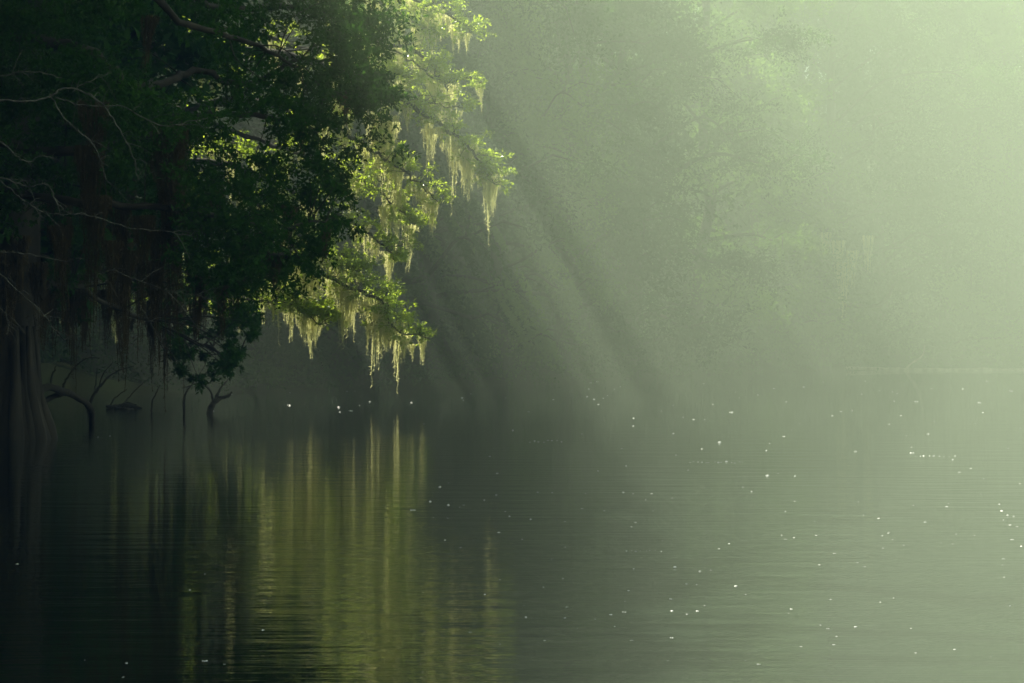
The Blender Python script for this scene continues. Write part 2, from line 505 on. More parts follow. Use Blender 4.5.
# undergrowth hanging over the waterline
Cs = []; Rs = []
for x in np.arange(-34, 68, .34):
    for k in range(5):
        xx = x + rb.normal(0, .3)
        yy = float(yfar(xx)) + rb.uniform(-1.2, 2.5)
        top = 1.2 + 1.8 * (math.sin(xx * .9) * .5 + .5) + 2.4 * (math.sin(xx * .37 + 2) * .5 + .5)
        Cs.append([xx, yy, rb.uniform(.1, top) + max(0, float(height(np.array(xx), np.array(yy))))]); Rs.append(rb.uniform(.45, .9))
Vs, Qs = leaves(np.array(Cs), np.array(Rs), 60, .20, .10, rb)
tag(obj('undergrowth', mesh_quads('undergrowth', Vs, Qs, M_SHR)), 'tangled low bushes overhanging the water along the far bank', 'undergrowth', kind='stuff')

# ------------------------------------------------------------------ left bank trees, added and sized to shade the water and the air in front
left_group = 'trees added along the left bank to cast shade'
for x, y, v, rz, s, lab in [
    (-14.3, 13, 0, .5, 1.3, 'added shade tree nearest the viewer, beyond the left edge of the view'),
    (-14.0, 21, 1, 1.7, 1.4, 'second added shade tree from the viewer, beyond the left edge of the view'),
    (-13.5, 29, 0, 2.6, 1.35, 'added shade tree rising behind the bare dead tree'),
    (-13.0, 37, 1, 4.4, 1.4, 'added shade tree rising behind the leaning oak'),
    (-14.0, 45, 0, 5.8, 1.35, 'added shade tree crowding against the wide dark cypress'),
    (-19.5, 17, 1, 3.9, 1.75, 'tall added shade tree set back from the water, nearest the viewer'),
    (-19.5, 27, 0, 0.9, 1.6, 'tall added shade tree set back from the water behind the dead tree'),
    (-14.0, 52.0, 1, 3.0, 1.45, 'tall added shade tree on the bank behind the wide dark cypress'),
    (-14.5, 60.5, 0, 2.0, 1.45, 'added shade tree at the mouth of the inlet, left of the foot of the moss-hung tree'),
    (-20.5, 47, 0, 4.1, 1.6, 'added shade tree set back from the water on the left bank'),
    (-20.0, 37, 1, 1.1, 1.75, 'tall added shade tree set back from the water behind the leaning oak'),
    (-21.0, 85, 0, 0.6, 1.4, 'big added shade tree on the far side of the inlet'),
]:
    put_tree(VL[v], x, y, rz, s, 'bank_tree', lab, group=left_group, gaps=True)

# ------------------------------------------------------------------ front dark tree (wide cypress trunk, oak-dark foliage, moss curtains)
def in_poly(p, poly):
    x, y = p; c = False; n = len(poly)
    for i in range(n):
        x1, y1 = poly[i]; x2, y2 = poly[(i + 1) % n]
        if (y1 > y) != (y2 > y) and x < (x2 - x1) * (y - y1) / (y2 - y1) + x1: c = not c
    return c


def nearest(nodes, p):
    d = np.linalg.norm(nodes - p, axis=1)
    # prefer nodes that lie towards the trunk
    return int(np.argmin(d + 0.25 * np.maximum(0, nodes[:, 0] - p[0])))


def sprays(poly, n, dr, rng, gaps=(), minr=(.25, .5)):
    xs = [q[0] for q in poly]; ys = [q[1] for q in poly]
    out_, rad = [], []
    while len(out_) < n:
        px = rng.uniform(min(xs), max(xs)); py = rng.uniform(min(ys), max(ys))
        if not in_poly((px, py), poly): continue
        keep = 1.0
        for gx_, gy_, ga, gb, gk in gaps:
            q = ((px - gx_) / ga) ** 2 + ((py - gy_) / gb) ** 2
            if q < 1: keep = min(keep, gk)
        if rng.random() > keep: continue
        out_.append(P(px, py, rng.uniform(*dr))); rad.append(rng.uniform(*minr))
    return np.array(out_), np.array(rad)


rng = np.random.default_rng(21)
root = empty('cypress_tree', P(16, 435, 38.5) * [1, 1, 0])
tag(root, 'huge dark cypress, wide flared trunk standing in the water at far left', 'tree')
rl = np.array(root.location)
wd = Wood()
d0 = 38.5
tr = curve([P(16, 450, d0) * [1, 1, 0] + [0, 0, -1.2], P(16, 425, d0), P(17, 370, d0 + .1), P(20, 260, d0 + .4), P(26, 100, d0 + .9), P(30, -60, d0 + 1.2), [-8.6, 40.5, 12], [-8.9, 41.5, 18.5]], 5)
tz = tr[:, 2]
rad = np.interp(tz, [-1.2, 0, .5, 1.2, 2.4, 5, 12, 18.5], [.85, .62, .46, .39, .35, .32, .22, .06])
sides = 28
wd.tube(tr, rad, sides, .0, rng)
# buttress ridges
for k in range(13):
    a = k / 13 * 2 * math.pi + rng.uniform(-.2, .2)
    dd = np.array([math.cos(a), math.sin(a), 0]) * rng.uniform(.8, 1.1)
    b = tr[0] * [1, 1, 0]
    wd.tube([b + dd * .72 + [0, 0, -1.0], b + dd * .54 + [0, 0, .15], b + dd * .36 + [0, 0, .8], b + dd * .29 + [0, 0, 1.9]], [.20, .14, .10, .05], 7, .05, rng)
# limbs of the cypress
def finish_wood(wd, base):
    t = wd.build('trunk', M_BARK)
    tv = np.empty(len(t.vertices) * 3, np.float32); t.vertices.foreach_get('co', tv)
    t.vertices.foreach_set('co', (tv.reshape(-1, 3) - base).astype(np.float32).ravel()); t.update()
    return t


def limb_tree(wd, limbs, amp=.03):
    out_ = []
    for ctrl, r0 in limbs:
        pts = jag(curve([P(*c) for c in ctrl], 6), amp, rng)
        wd.tube(pts, np.linspace(r0, .015, len(pts)), 7, .06, rng)
        out_.append(pts[2:])
    return np.concatenate(out_)


def connect(wd, Cin, nodes, mx=3.2, k=1.0):
    for c in Cin:
        n_ = nodes[nearest(nodes, c)]
        L_ = np.linalg.norm(c - n_)
        if L_ > mx: continue
        md = (c + n_) / 2 + np.array([0, 0, .08 * L_]) + rng.normal(0, .07 * L_, 3)
        wd.tube(curve([n_, md, c], 4), np.linspace(.008 + .006 * L_, .005, 9) * k, 4)


nodes = limb_tree(wd, [
    ([(22, 200, 38.9), (60, 178, 40), (100, 170, 42), (150, 150, 43)], .12),
    ([(20, 262, 38.6), (55, 250, 40), (110, 262, 42), (170, 268, 43.5), (225, 290, 44)], .10),
    ([(18, 300, 38.6), (60, 285, 39), (120, 310, 41), (180, 335, 43), (215, 352, 43.5), (236, 365, 43.5)], .06),
    ([(26, 90, 39.4), (70, 75, 41), (120, 100, 43), (168, 115, 43.5)], .12),
])
top_nodes = []
for k in range(14):
    u = rng.uniform(7.5, 16); az_ = k * 2.399
    b = np.array([np.interp(u, tz, tr[:, 0]), np.interp(u, tz, tr[:, 1]), u])
    Ln = rng.uniform(3.4, 5.4) * (1.25 - u / 26)
    dd = np.array([math.cos(az_), math.sin(az_), .35])
    pts = curve([b, b + dd * Ln * .5, b + dd * Ln + [0, 0, .3]], 5)
    wd.tube(pts, np.linspace(.13, .02, len(pts)), 6)
    top_nodes.append(pts[2:])
for ctrl in ([(-8.7, 41, 9), (-8.3, 46, 10.5), (-8.0, 51, 12.5)], [(-8.7, 41, 10), (-6.5, 44, 12), (-4.8, 48, 13.5)], [(-8.7, 41, 12), (-7, 46, 14.5), (-6.4, 52, 15.5)]):
    pts = curve(ctrl, 6); wd.tube(pts, np.linspace(.15, .02, len(pts)), 6); top_nodes.append(pts[3:])
top_nodes = np.concatenate(top_nodes)
C1, R1 = sprays([(-30, 60), (120, 70), (175, 110), (150, 180), (190, 250), (235, 285), (240, 305), (190, 300), (120, 285), (60, 292), (20, 300), (-30, 310)],
                230, (38.5, 44.5), rng, [(130, 205, 14, 45, .2), (165, 240, 16, 60, .15), (135, 280, 20, 25, .15)], (.22, .42))
C2, R2 = sprays([(150, 318), (262, 300), (268, 322), (244, 346), (240, 362), (222, 376), (202, 384), (180, 372), (166, 350)], 58, (41, 47), rng, [(210, 345, 14, 10, .15), (188, 362, 9, 8, .3), (240, 335, 8, 8, .3)], (.09, .2))
Cin = np.concatenate([C1, C2]); Rin = np.concatenate([R1, R2])
connect(wd, Cin, nodes)
Va, Qa = leaves(Cin, Rin, 80, .11, .055, rng, .6, .3, 8, wd, .004)
ct = []
for nd in top_nodes:
    for _ in range(8): ct.append(nd + rng.normal(0, [.8, .8, .55]))
ct = np.array(ct); ct = ct[ct[:, 2] > 7.2]
Vb, Qb = leaves(ct, rng.uniform(.5, .9, len(ct)), 90, .17, .09, rng)
V_, Q_ = join([(Va, Qa), (Vb, Qb)])
obj('trunk', finish_wood(wd, rl), root); obj('crown', mesh_quads('crown', V_ - rl, Q_, M_OAK), root)
# moss curtains: (px, py of the top, depth, mesh, scale, stretch)
for px, py, d, i, s, sz in [
    (168, 122, 43.0, 3, 1.15, 1.25), (172, 150, 43.2, 3, .9, 1.3), (160, 200, 43, 3, .85, 1.05), (158, 250, 42.6, 0, .8, 1.25), (152, 300, 42.6, 1, .75, 1.2), (164, 290, 43, 0, .75, 1.2),
    (94, 105, 41.5, 3, .95, 1.1), (92, 150, 41.5, 3, .85, 1.0), (98, 215, 41, 0, .8, .9),
    (112, 210, 41, 0, .85, 1.1), (125, 232, 41.5, 1, .9, 1.1), (140, 262, 42, 0, .7, 1.1), (75, 240, 40, 0, .9, 1.1), (55, 255, 40, 1, 1.0, 1.1),
    (38, 262, 38, 0, .7, 1.0), (108, 290, 41.5, 1, .75, .9), (180, 285, 43.5, 1, .85, 1.1), (196, 300, 44, 2, .8, 1.1), (205, 270, 44, 1, .8, 1.0),
    (225, 262, 44.5, 0, .7, .8), (240, 240, 44.5, 1, .8, .9), (214, 180, 43, 1, .8, .9), (60, 120, 40.5, 1, .9, 1.2), (44, 180, 39.5, 0, .7, 1.1),
    (130, 150, 42, 1, .9, 1.2), (20, 235, 37, 2, .9, 1.2), (8, 250, 37, 0, .8, 1.1),
    (85, 300, 41, 2, .8, 1.1), (66, 310, 40, 2, .7, .9), (128, 318, 42, 2, .7, .8), (46, 290, 39, 1, .7, 1.0), (118, 270, 41, 0, .8, 1.2), (72, 275, 40, 3, .6, .9)]:
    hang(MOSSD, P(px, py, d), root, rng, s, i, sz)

# ------------------------------------------------------------------ dark oak leaning out over the water nearer the viewer
rng = np.random.default_rng(210)
ob = np.array([-8.6, 29.5, 0.0]); ob[2] = 0
oroot = empty('overhanging_oak', ob)
tag(oroot, 'dark leafy oak leaning out over the river, its crown filling the upper left', 'tree')
wd = Wood()
otr = curve([ob + [-1.2, 0, -1.3], ob + [-1.1, 0, .6], ob + [-.6, .1, 3.5], ob + [.1, .2, 7], ob + [.2, .3, 11], ob + [-.2, .5, 15]], 5)
wd.tube(otr, np.interp(otr[:, 2], [-1.3, 0, 2, 7, 15], [.6, .46, .36, .26, .05]), 14, .05, rng)
O = .655
nodes = limb_tree(wd, [([(a_, b_, c_ * O) for a_, b_, c_ in ctrl], r0 * .62) for ctrl, r0 in [
    ([(-140, 60, 45), (-40, 40, 44), (70, 45, 43), (130, 85, 43.5), (165, 82, 45), (200, 70, 46.5), (240, 85, 47), (300, 60, 47.5), (350, 62, 48)], .15),
    ([(-140, 110, 45), (40, 150, 41), (130, 140, 42), (170, 122, 43), (215, 112, 44), (290, 118, 45), (340, 92, 45.5), (372, 94, 45.5)], .11),
    ([(-140, 160, 45), (60, 200, 40), (120, 205, 40), (200, 215, 41), (270, 225, 42), (325, 222, 43)], .10),
    ([(-140, 10, 45), (-20, -30, 42), (100, -30, 43), (160, -20, 45), (230, 10, 47), (300, 5, 49), (350, 25, 49.5)], .15),
    ([(-140, -20, 45), (60, -60, 39), (110, -40, 38), (180, 20, 38.5), (250, 40, 40), (300, 70, 41)], .12),
    ([(200, 215, 41), (235, 240, 42), (270, 252, 42.5), (300, 256, 43)], .05),
]], .02)
main_poly = [(-40, -20), (352, -20), (362, 28), (352, 62), (376, 84), (392, 93), (362, 102), (332, 120), (338, 160), (332, 196), (346, 222), (322, 244), (292, 250),
             (258, 285), (225, 280), (190, 262), (150, 235), (110, 215), (60, 215), (20, 190), (-40, 190)]
gaps = [(128, 38, 20, 26, .07), (172, 55, 36, 45, .05), (205, 88, 26, 24, .10), (130, 205, 16, 40, .3), (165, 240, 18, 60, .15), (225, 160, 18, 26, .35),
        (250, 130, 16, 16, .3), (20, 150, 40, 40, .35), (70, 150, 26, 50, .3), (332, 145, 14, 26, .1), (300, 30, 12, 12, .3), (290, 180, 14, 12, .3), (60, 30, 18, 14, .3)]
# leafy boughs: clusters of sprays, with air between them
cl, _ = sprays(main_poly, 150, (38 * O, 48.5 * O), rng, gaps, (.2, .4))
C1 = []; R1 = []
for c in cl:
    for _ in range(rng.integers(5, 10)):
        C1.append(c + rng.normal(0, 1, 3) * [.34, .45, .17]); R1.append(rng.uniform(.13, .27))
for rx, ry in [(352, 20), (372, 88), (388, 93), (348, 60), (330, 150), (334, 185), (338, 220), (312, 245), (362, 98), (326, 118), (345, 40), (270, 268), (240, 275)]:
    for _ in range(8): C1.append(P(rx + rng.normal(0, 8), ry + rng.normal(0, 6), rng.uniform(28, 31))); R1.append(rng.uniform(.10, .22))
C1 = np.array(C1); R1 = np.array(R1)
ppx = C1[:, 0] / C1[:, 1] * F + WX; ppy = WY - (C1[:, 2] - CAMZ) / C1[:, 1] * F
ok = np.ones(len(C1), bool)
for gx_, gy_, ga, gb, gk in gaps:
    ok &= ~((((ppx - gx_) / ga) ** 2 + ((ppy - gy_) / gb) ** 2 < .8) & (rng.random(len(C1)) > gk * 1.5))
C1 = C1[ok]; R1 = R1[ok]
connect(wd, C1[::2], nodes, .9, .7)
Va, Qa = leaves(C1, R1, 78, .072, .036, rng, .6, .3, 8, wd, .0025)
# the crown above the frame
ct = []
for k in range(16):
    u = rng.uniform(5.5, 13.5); az_ = k * 2.399
    b = np.array([np.interp(u, otr[:, 2], otr[:, 0]), np.interp(u, otr[:, 2], otr[:, 1]), u])
    Ln = rng.uniform(3.2, 5.6) * (1.25 - u / 24)
    dd = np.array([math.cos(az_), math.sin(az_), .3])
    pts = curve([b, b + dd * Ln * .5, b + dd * Ln + [0, 0, .3]], 5)
    wd.tube(pts, np.linspace(.10, .02, len(pts)), 6)
    for nd in pts[2:]:
        for _ in range(7): ct.append(nd + rng.normal(0, [.7, .7, .5]))
ct = np.array(ct); ct = ct[(ct[:, 2] > 5.9) & (ct[:, 2] + 1.83 * ct[:, 0] < 1.0)]  # crown trimmed along the sun's slope to limit its shade
Vb, Qb = leaves(ct, rng.uniform(.45, .8, len(ct)), 90, .13, .07, rng)
V_, Q_ = join([(Va, Qa), (Vb, Qb)])
obj('trunk', finish_wood(wd, ob), oroot); obj('crown', mesh_quads('crown', V_ - ob, Q_, M_OAK), oroot)
for px, py, d, i, s, sz in [(290, 205, 28.5, 0, .42, .8), (262, 232, 28, 2, .5, 1.1), (300, 118, 29, 2, .5, .9), (150, 15, 29, 1, .5, 1.0), (214, 190, 28, 1, .5, .9), (240, 235, 28, 0, .45, 1.0),
                            (325, 225, 28, 2, .5, .9), (190, 225, 27, 1, .5, 1.1), (120, 205, 27, 1, .55, 1.2), (60, 200, 27, 0, .5, 1.1), (275, 255, 28, 2, .55, 1.0), (345, 95, 29.5, 2, .5, .8),
                            (170, 122, 26.5, 3, .55, 1.2), (163, 150, 26.6, 3, .5, 1.2), (172, 190, 26.6, 3, .45, 1.1), (160, 230, 26.6, 3, .42, 1.0), (152, 262, 26.6, 1, .5, 1.0),
                            (94, 100, 25.5, 3, .5, 1.1), (90, 145, 25.5, 3, .48, 1.1), (98, 195, 25.5, 3, .42, 1.0), (112, 240, 25.5, 1, .5, 1.1), (128, 250, 26, 3, .4, 1.0),
                            (200, 275, 27.5, 1, .5, 1.0), (222, 285, 27.5, 1, .42, 1.0), (60, 225, 25.5, 3, .4, .9), (142, 215, 26.2, 3, .42, 1.0)]:
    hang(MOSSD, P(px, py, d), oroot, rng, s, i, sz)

# ------------------------------------------------------------------ sunlit mossy tree behind it
rng = np.random.default_rng(77)
mb = np.array([-13.4, 60.2, 0.0])
mroot = empty('moss_draped_tree', mb)
tag(mroot, 'sunlit tree behind the dark cypress, golden moss hanging from its long outreaching branches', 'tree')
wd = Wood()
mtr = curve([mb + [0, 0, -1], mb + [.1, 0, 1.2], mb + [.6, .3, 4], mb + [.9, .6, 7.5], mb + [.6, 1.2, 11], mb + [.4, 1.5, 13.5]], 5)
wd.tube(mtr, np.interp(mtr[:, 2], [-1, 0, 1.5, 7, 13.5], [.42, .34, .27, .2, .05]), 14, .05, rng)
# arms: control points (px, py, depth), radius, sprays per arm, moss count
arms = [
    ([(165, -30, 60.60), (250, -60, 60.60), (330, -25, 60.60), (395, -6, 60.60), (440, 12, 60.60), (478, 33, 60.60)], .10, 60, 9),
    ([(158, 20, 60.60), (240, -5, 60.77), (320, 15, 60.77), (380, 40, 60.77), (418, 52, 60.77), (438, 74, 60.77), (448, 92, 60.77)], .10, 70, 9),
    ([(380, 42, 60.77), (412, 62, 60.95), (440, 82, 60.95), (462, 78, 60.95), (482, 82, 60.95)], .03, 26, 3),
    ([(158, 60, 60.60), (240, 50, 60.43), (310, 62, 60.43), (370, 85, 60.43), (420, 112, 60.43), (458, 138, 60.43), (480, 160, 60.43), (494, 184, 60.43)], .12, 110, 16),
    ([(370, 88, 60.43), (405, 96, 60.60), (435, 104, 60.60), (462, 108, 60.60)], .03, 26, 3),
    ([(156, 120, 60.43), (230, 100, 60.25), (300, 112, 60.25), (340, 130, 60.25), (380, 155, 60.25), (415, 180, 60.25), (440, 205, 60.25)], .10, 80, 10),
    ([(154, 160, 60.43), (230, 165, 60.60), (290, 190, 60.60), (345, 218, 60.60), (378, 240, 60.60), (396, 262, 60.60)], .09, 70, 9),
    ([(152, 210, 60.43), (215, 215, 60.25), (265, 240, 60.25), (310, 268, 60.25), (350, 288, 60.25), (385, 305, 60.25), (392, 328, 60.25), (430, 339, 60.25)], .09, 110, 14),
    ([(152, 250, 60.43), (200, 250, 60.60), (240, 262, 60.60), (275, 285, 60.60), (305, 312, 60.60), (330, 316, 60.60)], .07, 60, 8),
    ([(160, 10, 60.60), (150, 30, 60.95), (190, 40, 61.12), (215, 70, 61.12), (195, 100, 61.12)], .06, 46, 2),
    ([(156, 90, 60.60), (130, 60, 60.95), (122, 30, 60.95), (110, 20, 60.95)], .06, 22, 1),
    ([(152, 200, 60.60), (175, 190, 60.95), (162, 170, 60.95), (180, 220, 60.95), (165, 280, 60.95)], .05, 40, 3),
    ([(150, 260, 60.60), (110, 240, 60.95), (85, 200, 60.95), (60, 180, 60.95)], .06, 34, 2),
    ([(151, 240, 60.60), (120, 270, 60.95), (130, 300, 60.95), (100, 300, 60.95)], .05, 40, 2),
    ([(152, 230, 60.60), (200, 190, 60.25), (250, 200, 60.25), (300, 235, 60.25), (340, 262, 60.25), (360, 272, 60.25)], .07, 70, 10),
    ([(152, 285, 60.60), (200, 290, 60.43), (250, 300, 60.43), (290, 305, 60.43), (320, 325, 60.43)], .05, 60, 7),
    ([(156, 100, 60.60), (230, 130, 60.95), (290, 150, 60.95), (350, 175, 60.95), (390, 200, 60.95), (415, 225, 60.95)], .08, 80, 9),
    ([(158, 40, 60.60), (240, 30, 61.12), (310, 50, 61.30), (370, 62, 61.30), (410, 78, 61.30)], .08, 70, 7),
    ([(158, -10, 60.60), (260, -30, 60.95), (350, -12, 61.12), (400, 15, 61.12), (430, 35, 61.12)], .08, 70, 7),
    ([(152, 180, 60.60), (190, 150, 61.30), (230, 150, 61.65), (270, 170, 62.00)], .06, 50, 3),
    ([(152, 130, 60.60), (110, 120, 61.30), (80, 110, 61.65), (50, 90, 62.00)], .06, 40, 2),
    ([(152, 60, 60.60), (170, 40, 61.30), (185, 60, 61.65), (225, 85, 61.65)], .05, 50, 1),
    ([(152, 280, 60.60), (180, 290, 61.30), (215, 300, 61.65), (240, 320, 61.65)], .05, 40, 3),
]
Cm = []; Rm = []; mosspts = []
for ctrl, r0, ns, nm in arms:
    pts = jag(curve([P(*c) for c in ctrl], 7), .035, rng)
    wd.tube(pts, np.linspace(r0, .012, len(pts)), 6, .05, rng)
    fz = max(.8, pts[0][2] - 1.2); f0 = np.array([np.interp(fz, mtr[:, 2], mtr[:, k_]) for k_ in (0, 1, 2)])
    wd.tube(curve([f0, (f0 + pts[0]) / 2 + [0, 0, .15], pts[0]], 4), np.linspace(r0 * 1.5, r0, 9), 6, .04, rng)
    m_ = len(pts)
    for _ in range(int(ns * .95)):
        k = 0.28 + .72 * rng.random() ** .8
        f = k * (m_ - 1); i0 = min(int(f), m_ - 2); q = pts[i0] * (1 - f + i0) + pts[i0 + 1] * (f - i0)
        spread = .48 * (1.1 - k) + .14
        e = q + np.array([rng.normal(.1, spread), rng.normal(0, spread * 1.0), rng.normal(.10, spread * .55)])
        Cm.append(e); Rm.append(rng.uniform(.14, .30) * (1.25 - .4 * k))
        wd.tube([q, (q + e) / 2 + [0, 0, .04], e], [.012, .009, .005], 3)
    for j in range(nm):
        k = (.34 + .66 * (j + rng.random() * .7) / nm) if nm > 1 else .8
        f = min(k, 1) * (m_ - 1); i0 = min(int(f), m_ - 2)
        q = pts[i0] * (1 - f + i0) + pts[i0 + 1] * (f - i0)
        mosspts.append((q + rng.normal(0, [.05, .2, .02]) + [0, .35, 0], k))
Vm, Qm = leaves(np.array(Cm), np.array(Rm), 46, .11, .048, rng, .35, .15, 7, None, out=.9)
obj('crown', mesh_quads('crown', Vm - mb, Qm, M_CYP), mroot)
t_ = wd.build('trunk', M_BARK)
tv = np.empty(len(t_.vertices) * 3, np.float32); t_.vertices.foreach_get('co', tv)
t_.vertices.foreach_set('co', (tv.reshape(-1, 3) - mb).astype(np.float32).ravel()); t_.update()
obj('trunk', t_, mroot)
for q, k in mosspts:
    hang(MOSS, q, mroot, rng, rng.uniform(.5, 1.0), None, rng.uniform(.9, 1.7))
# the long beards the photograph shows: px, py top, mesh, scale, stretch, depth
for px, py, i, s, sz, d in [
    (491, 178, 1, .60, 1.3, 60.5), (484, 168, 0, .55, 1.1, 60.5), (468, 152, 1, .62, 1.25, 60.5), (464, 150, 0, .6, 1.1, 60.5), (452, 142, 2, .6, 1.3, 60.5), (430, 128, 4, .62, .9, 60.5),
    (382, 120, 1, 1.0, 1.3, 60.3), (388, 115, 4, 1.0, 1.45, 60.3), (396, 150, 1, .95, 1.1, 60.3), (376, 110, 5, .8, 1.2, 60.3), (398, 190, 0, .7, 1.0, 60.2), (386, 205, 1, .6, .9, 60.2),
    (420, 186, 2, .7, 1.1, 60), (345, 100, 5, .7, 1.1, 60.2), (340, 105, 0, .7, .9, 60.2),
    (308, 262, 1, .9, 1.5, 60), (302, 268, 0, .8, 1.2, 60), (276, 250, 4, 1.0, 1.2, 60), (284, 262, 0, .8, 1.3, 60), (344, 285, 1, .85, 1.3, 60), (350, 290, 0, .7, 1.2, 60),
    (376, 300, 4, 1.0, 1.1, 60), (382, 306, 1, .9, 1.0, 60), (370, 296, 5, .8, 1.3, 60), (388, 320, 0, .7, .9, 60), (398, 322, 2, .6, 1.0, 60), (408, 338, 3, .7, 1.0, 60),
    (430, 6, 5, .6, 1.0, 61), (437, 8, 0, .7, 1.1, 61), (456, 24, 3, .7, 1.3, 61), (398, 40, 5, .6, 1.0, 61.5), (415, 55, 3, .8, 1.2, 61.5), (434, 72, 3, .9, 1.3, 61.5), (446, 92, 2, .6, 1.2, 61.5)]:
    for e_ in (0, 1):
        hang(MOSS, P(px + 5 * e_ - 2, py + 6 * e_, d + .3 + .5 * e_), mroot, rng, s * (1.3 - .35 * e_), i, sz * 1.12)

# moss on the far tree at right
ft = far_objs[8]
rng = np.random.default_rng(3)
for px, py, s, sz in [(843, 262, 2.4, 1.5), (838, 240, 2.2, 1.2), (852, 250, 2.0, 1.2), (868, 235, 1.9, 1.3), (826, 232, 1.8, 1.0)]:
    d = 150.0
    o = obj('hanging_moss', MOSS[1], ft)
    q = Vector(P(px, py, d)) - ft.location
    k = ft.scale[0]
    c, s_ = math.cos(-ft.rotation_euler[2]), math.sin(-ft.rotation_euler[2])
    o.location = ((q.x * c - q.y * s_) / k, (q.x * s_ + q.y * c) / k, q.z / k)
    o.rotation_euler = (0, 0, -ft.rotation_euler[2]); o.scale = (s / k, s / k, s * sz / k)

# ------------------------------------------------------------------ bare dead tree at the left, pale twigs in front of the shade
rng = np.random.default_rng(12)
db = np.array([-7.6, 22.6, 0.0])
droot = empty('dead_tree', db)
tag(droot, 'bare dead tree with thin pale lichened branches reaching in from the left', 'tree')
wd = Wood()
tp = curve([db + [0, 0, -.8], db + [.05, .1, 1.4], db + [.2, .1, 2.7], db + [.25, .1, 4], db + [.6, .2, 5.2]], 4)
wd.tube(tp, np.linspace(.12, .02, len(tp)), 10, .05, rng)
obj('trunk', wd.build('trunk', M_BARKP), droot)


def limb(ctrl, r0, r1=.004, d=34.5):
    w2 = Wood(); d = 23.0 + (d - 34.5) * .3; r0 = r0 * .45
    pts = jag(curve([P(a, b, d + (a * .002)) for a, b in ctrl], 5), .005, rng)
    w2.tube(pts, np.linspace(r0, r1, len(pts)), 6)
    n = max(3, len(pts) // 3)
    for _ in range(n):  # short twigs
        i = rng.integers(2, len(pts)); q = pts[i]
        dd = norm(np.array([rng.uniform(.1, 1), rng.uniform(-.6, .6), rng.uniform(-1, .7)])) * rng.uniform(.08, .34)
        w2.tube([q, q + dd * .5 + [0, 0, .02], q + dd], [.004, .003, .002], 4)
    me = w2.build('limb', M_BARKP)
    o = obj('limb', me, droot); o.matrix_parent_inverse = droot.matrix_world.inverted()
    o.location = -Vector(db) + Vector((0, 0, 0)); o.matrix_parent_inverse.identity()
    return o


limb([(-180, 110), (-60, 96), (0, 100), (30, 101), (50, 96), (62, 89), (78, 90), (98, 100), (112, 118), (124, 138), (134, 160), (138, 180)], .028)
limb([(50, 94), (60, 112), (72, 126), (88, 138), (96, 150), (102, 166), (106, 180)], .018)
limb([(55, 97), (75, 104), (95, 106), (122, 106), (140, 116), (162, 126), (178, 124), (208, 118)], .013)
limb([(72, 92), (82, 84), (98, 78), (112, 72)], .008)
limb([(-180, 60), (-50, 78), (0, 76), (24, 71), (48, 74), (62, 78)], .014)
limb([(-160, 120), (-40, 130), (0, 142), (16, 156), (28, 162), (40, 156), (52, 157)], .016)
limb([(-180, 190), (-60, 170), (0, 178), (14, 182), (30, 187), (46, 184), (56, 200), (66, 212), (86, 214)], .014)
limb([(0, 180), (18, 196), (36, 208), (52, 214), (80, 214), (104, 220), (130, 228), (166, 232), (190, 236)], .010)
limb([(-160, 260), (-50, 250), (0, 252), (30, 254), (66, 262)], .013)
limb([(-160, 200), (-40, 240), (0, 274), (14, 288), (38, 308), (52, 326), (64, 340)], .015)
limb([(-120, 270), (-30, 290), (0, 308), (8, 322), (6, 336)], .012)
limb([(96, 276), (112, 270), (130, 278), (160, 288), (176, 300), (190, 318), (202, 334)], .009, d=40)
limb([(150, 288), (175, 292), (200, 296), (216, 302)], .006, d=40)
limb([(140, 306), (152, 326), (162, 344)], .006, d=40)

# ------------------------------------------------------------------ wood standing in and floating on the water
rng = np.random.default_rng(4)


def prop(name, tubes, label, cat, matl=M_WET, z=0.0):
    w2 = Wood(); first = np.array(tubes[0][0][0], float) * [1, 1, 0]
    for pts, r in tubes:
        c = curve(pts, 5) if len(pts) > 2 else np.array(pts)
        w2.tube(jag(c, .006, rng), np.interp(np.linspace(0, 1, len(c)), np.linspace(0, 1, len(r)), r), 9, .13, rng)
    V = np.concatenate(w2.V) - first
    o = obj(name, mesh_quads(name, V, np.concatenate(w2.Q), matl, True)); o.location = first
    return tag(o, label, cat)


prop('arched_root', [([P(30, 404, 39.3), P(44, 388, 41), P(60, 390, 43), P(78, 398, 45), P(90, 408, 46.6), P(93, 420, 47.5) + [0, 0, -.15]], [.085, .06, .075, .055, .065, .06]),
                     ([P(66, 391, 43.6), P(48, 399, 43), P(28, 410, 42)], [.06, .05, .04])],
     'thick black root arching out of the water beside the wide trunk', 'root')
prop('floating_log', [([P(106, 406, 58.5), P(116, 408, 58.5), P(128, 407, 58.5), P(142, 408, 58.5)], [.03, .10, .09, .02]),
                      ([P(120, 407, 58.5), P(126, 403, 59), P(136, 405, 58.5)], [.05, .04, .02]),
                      ([P(116, 408, 58), P(124, 409.5, 57.6), P(133, 409, 58)], [.05, .06, .03])],
     'small dark piece of driftwood lying flat on the water', 'driftwood')
prop('forked_snag', [([P(210, 414, 54) - [0, 0, .2], P(211, 408, 54), P(215, 402, 54), P(220, 398, 54), P(227, 396.5, 54), P(232, 392, 54)], [.07, .08, .07, .05, .04, .02]),
                     ([P(216, 400, 54), P(219, 391, 54.2), P(224, 384, 54.3), P(229, 378, 54.4)], [.045, .03, .02, .01]),
                     ([P(214, 403, 54), P(211, 392, 54), P(205, 386, 53.8), P(195, 384, 53.6), P(184, 388, 53.4)], [.03, .022, .016, .014, .008])],
     'black forked snag sticking up at an angle, furthest right of the branches in the water', 'branch')
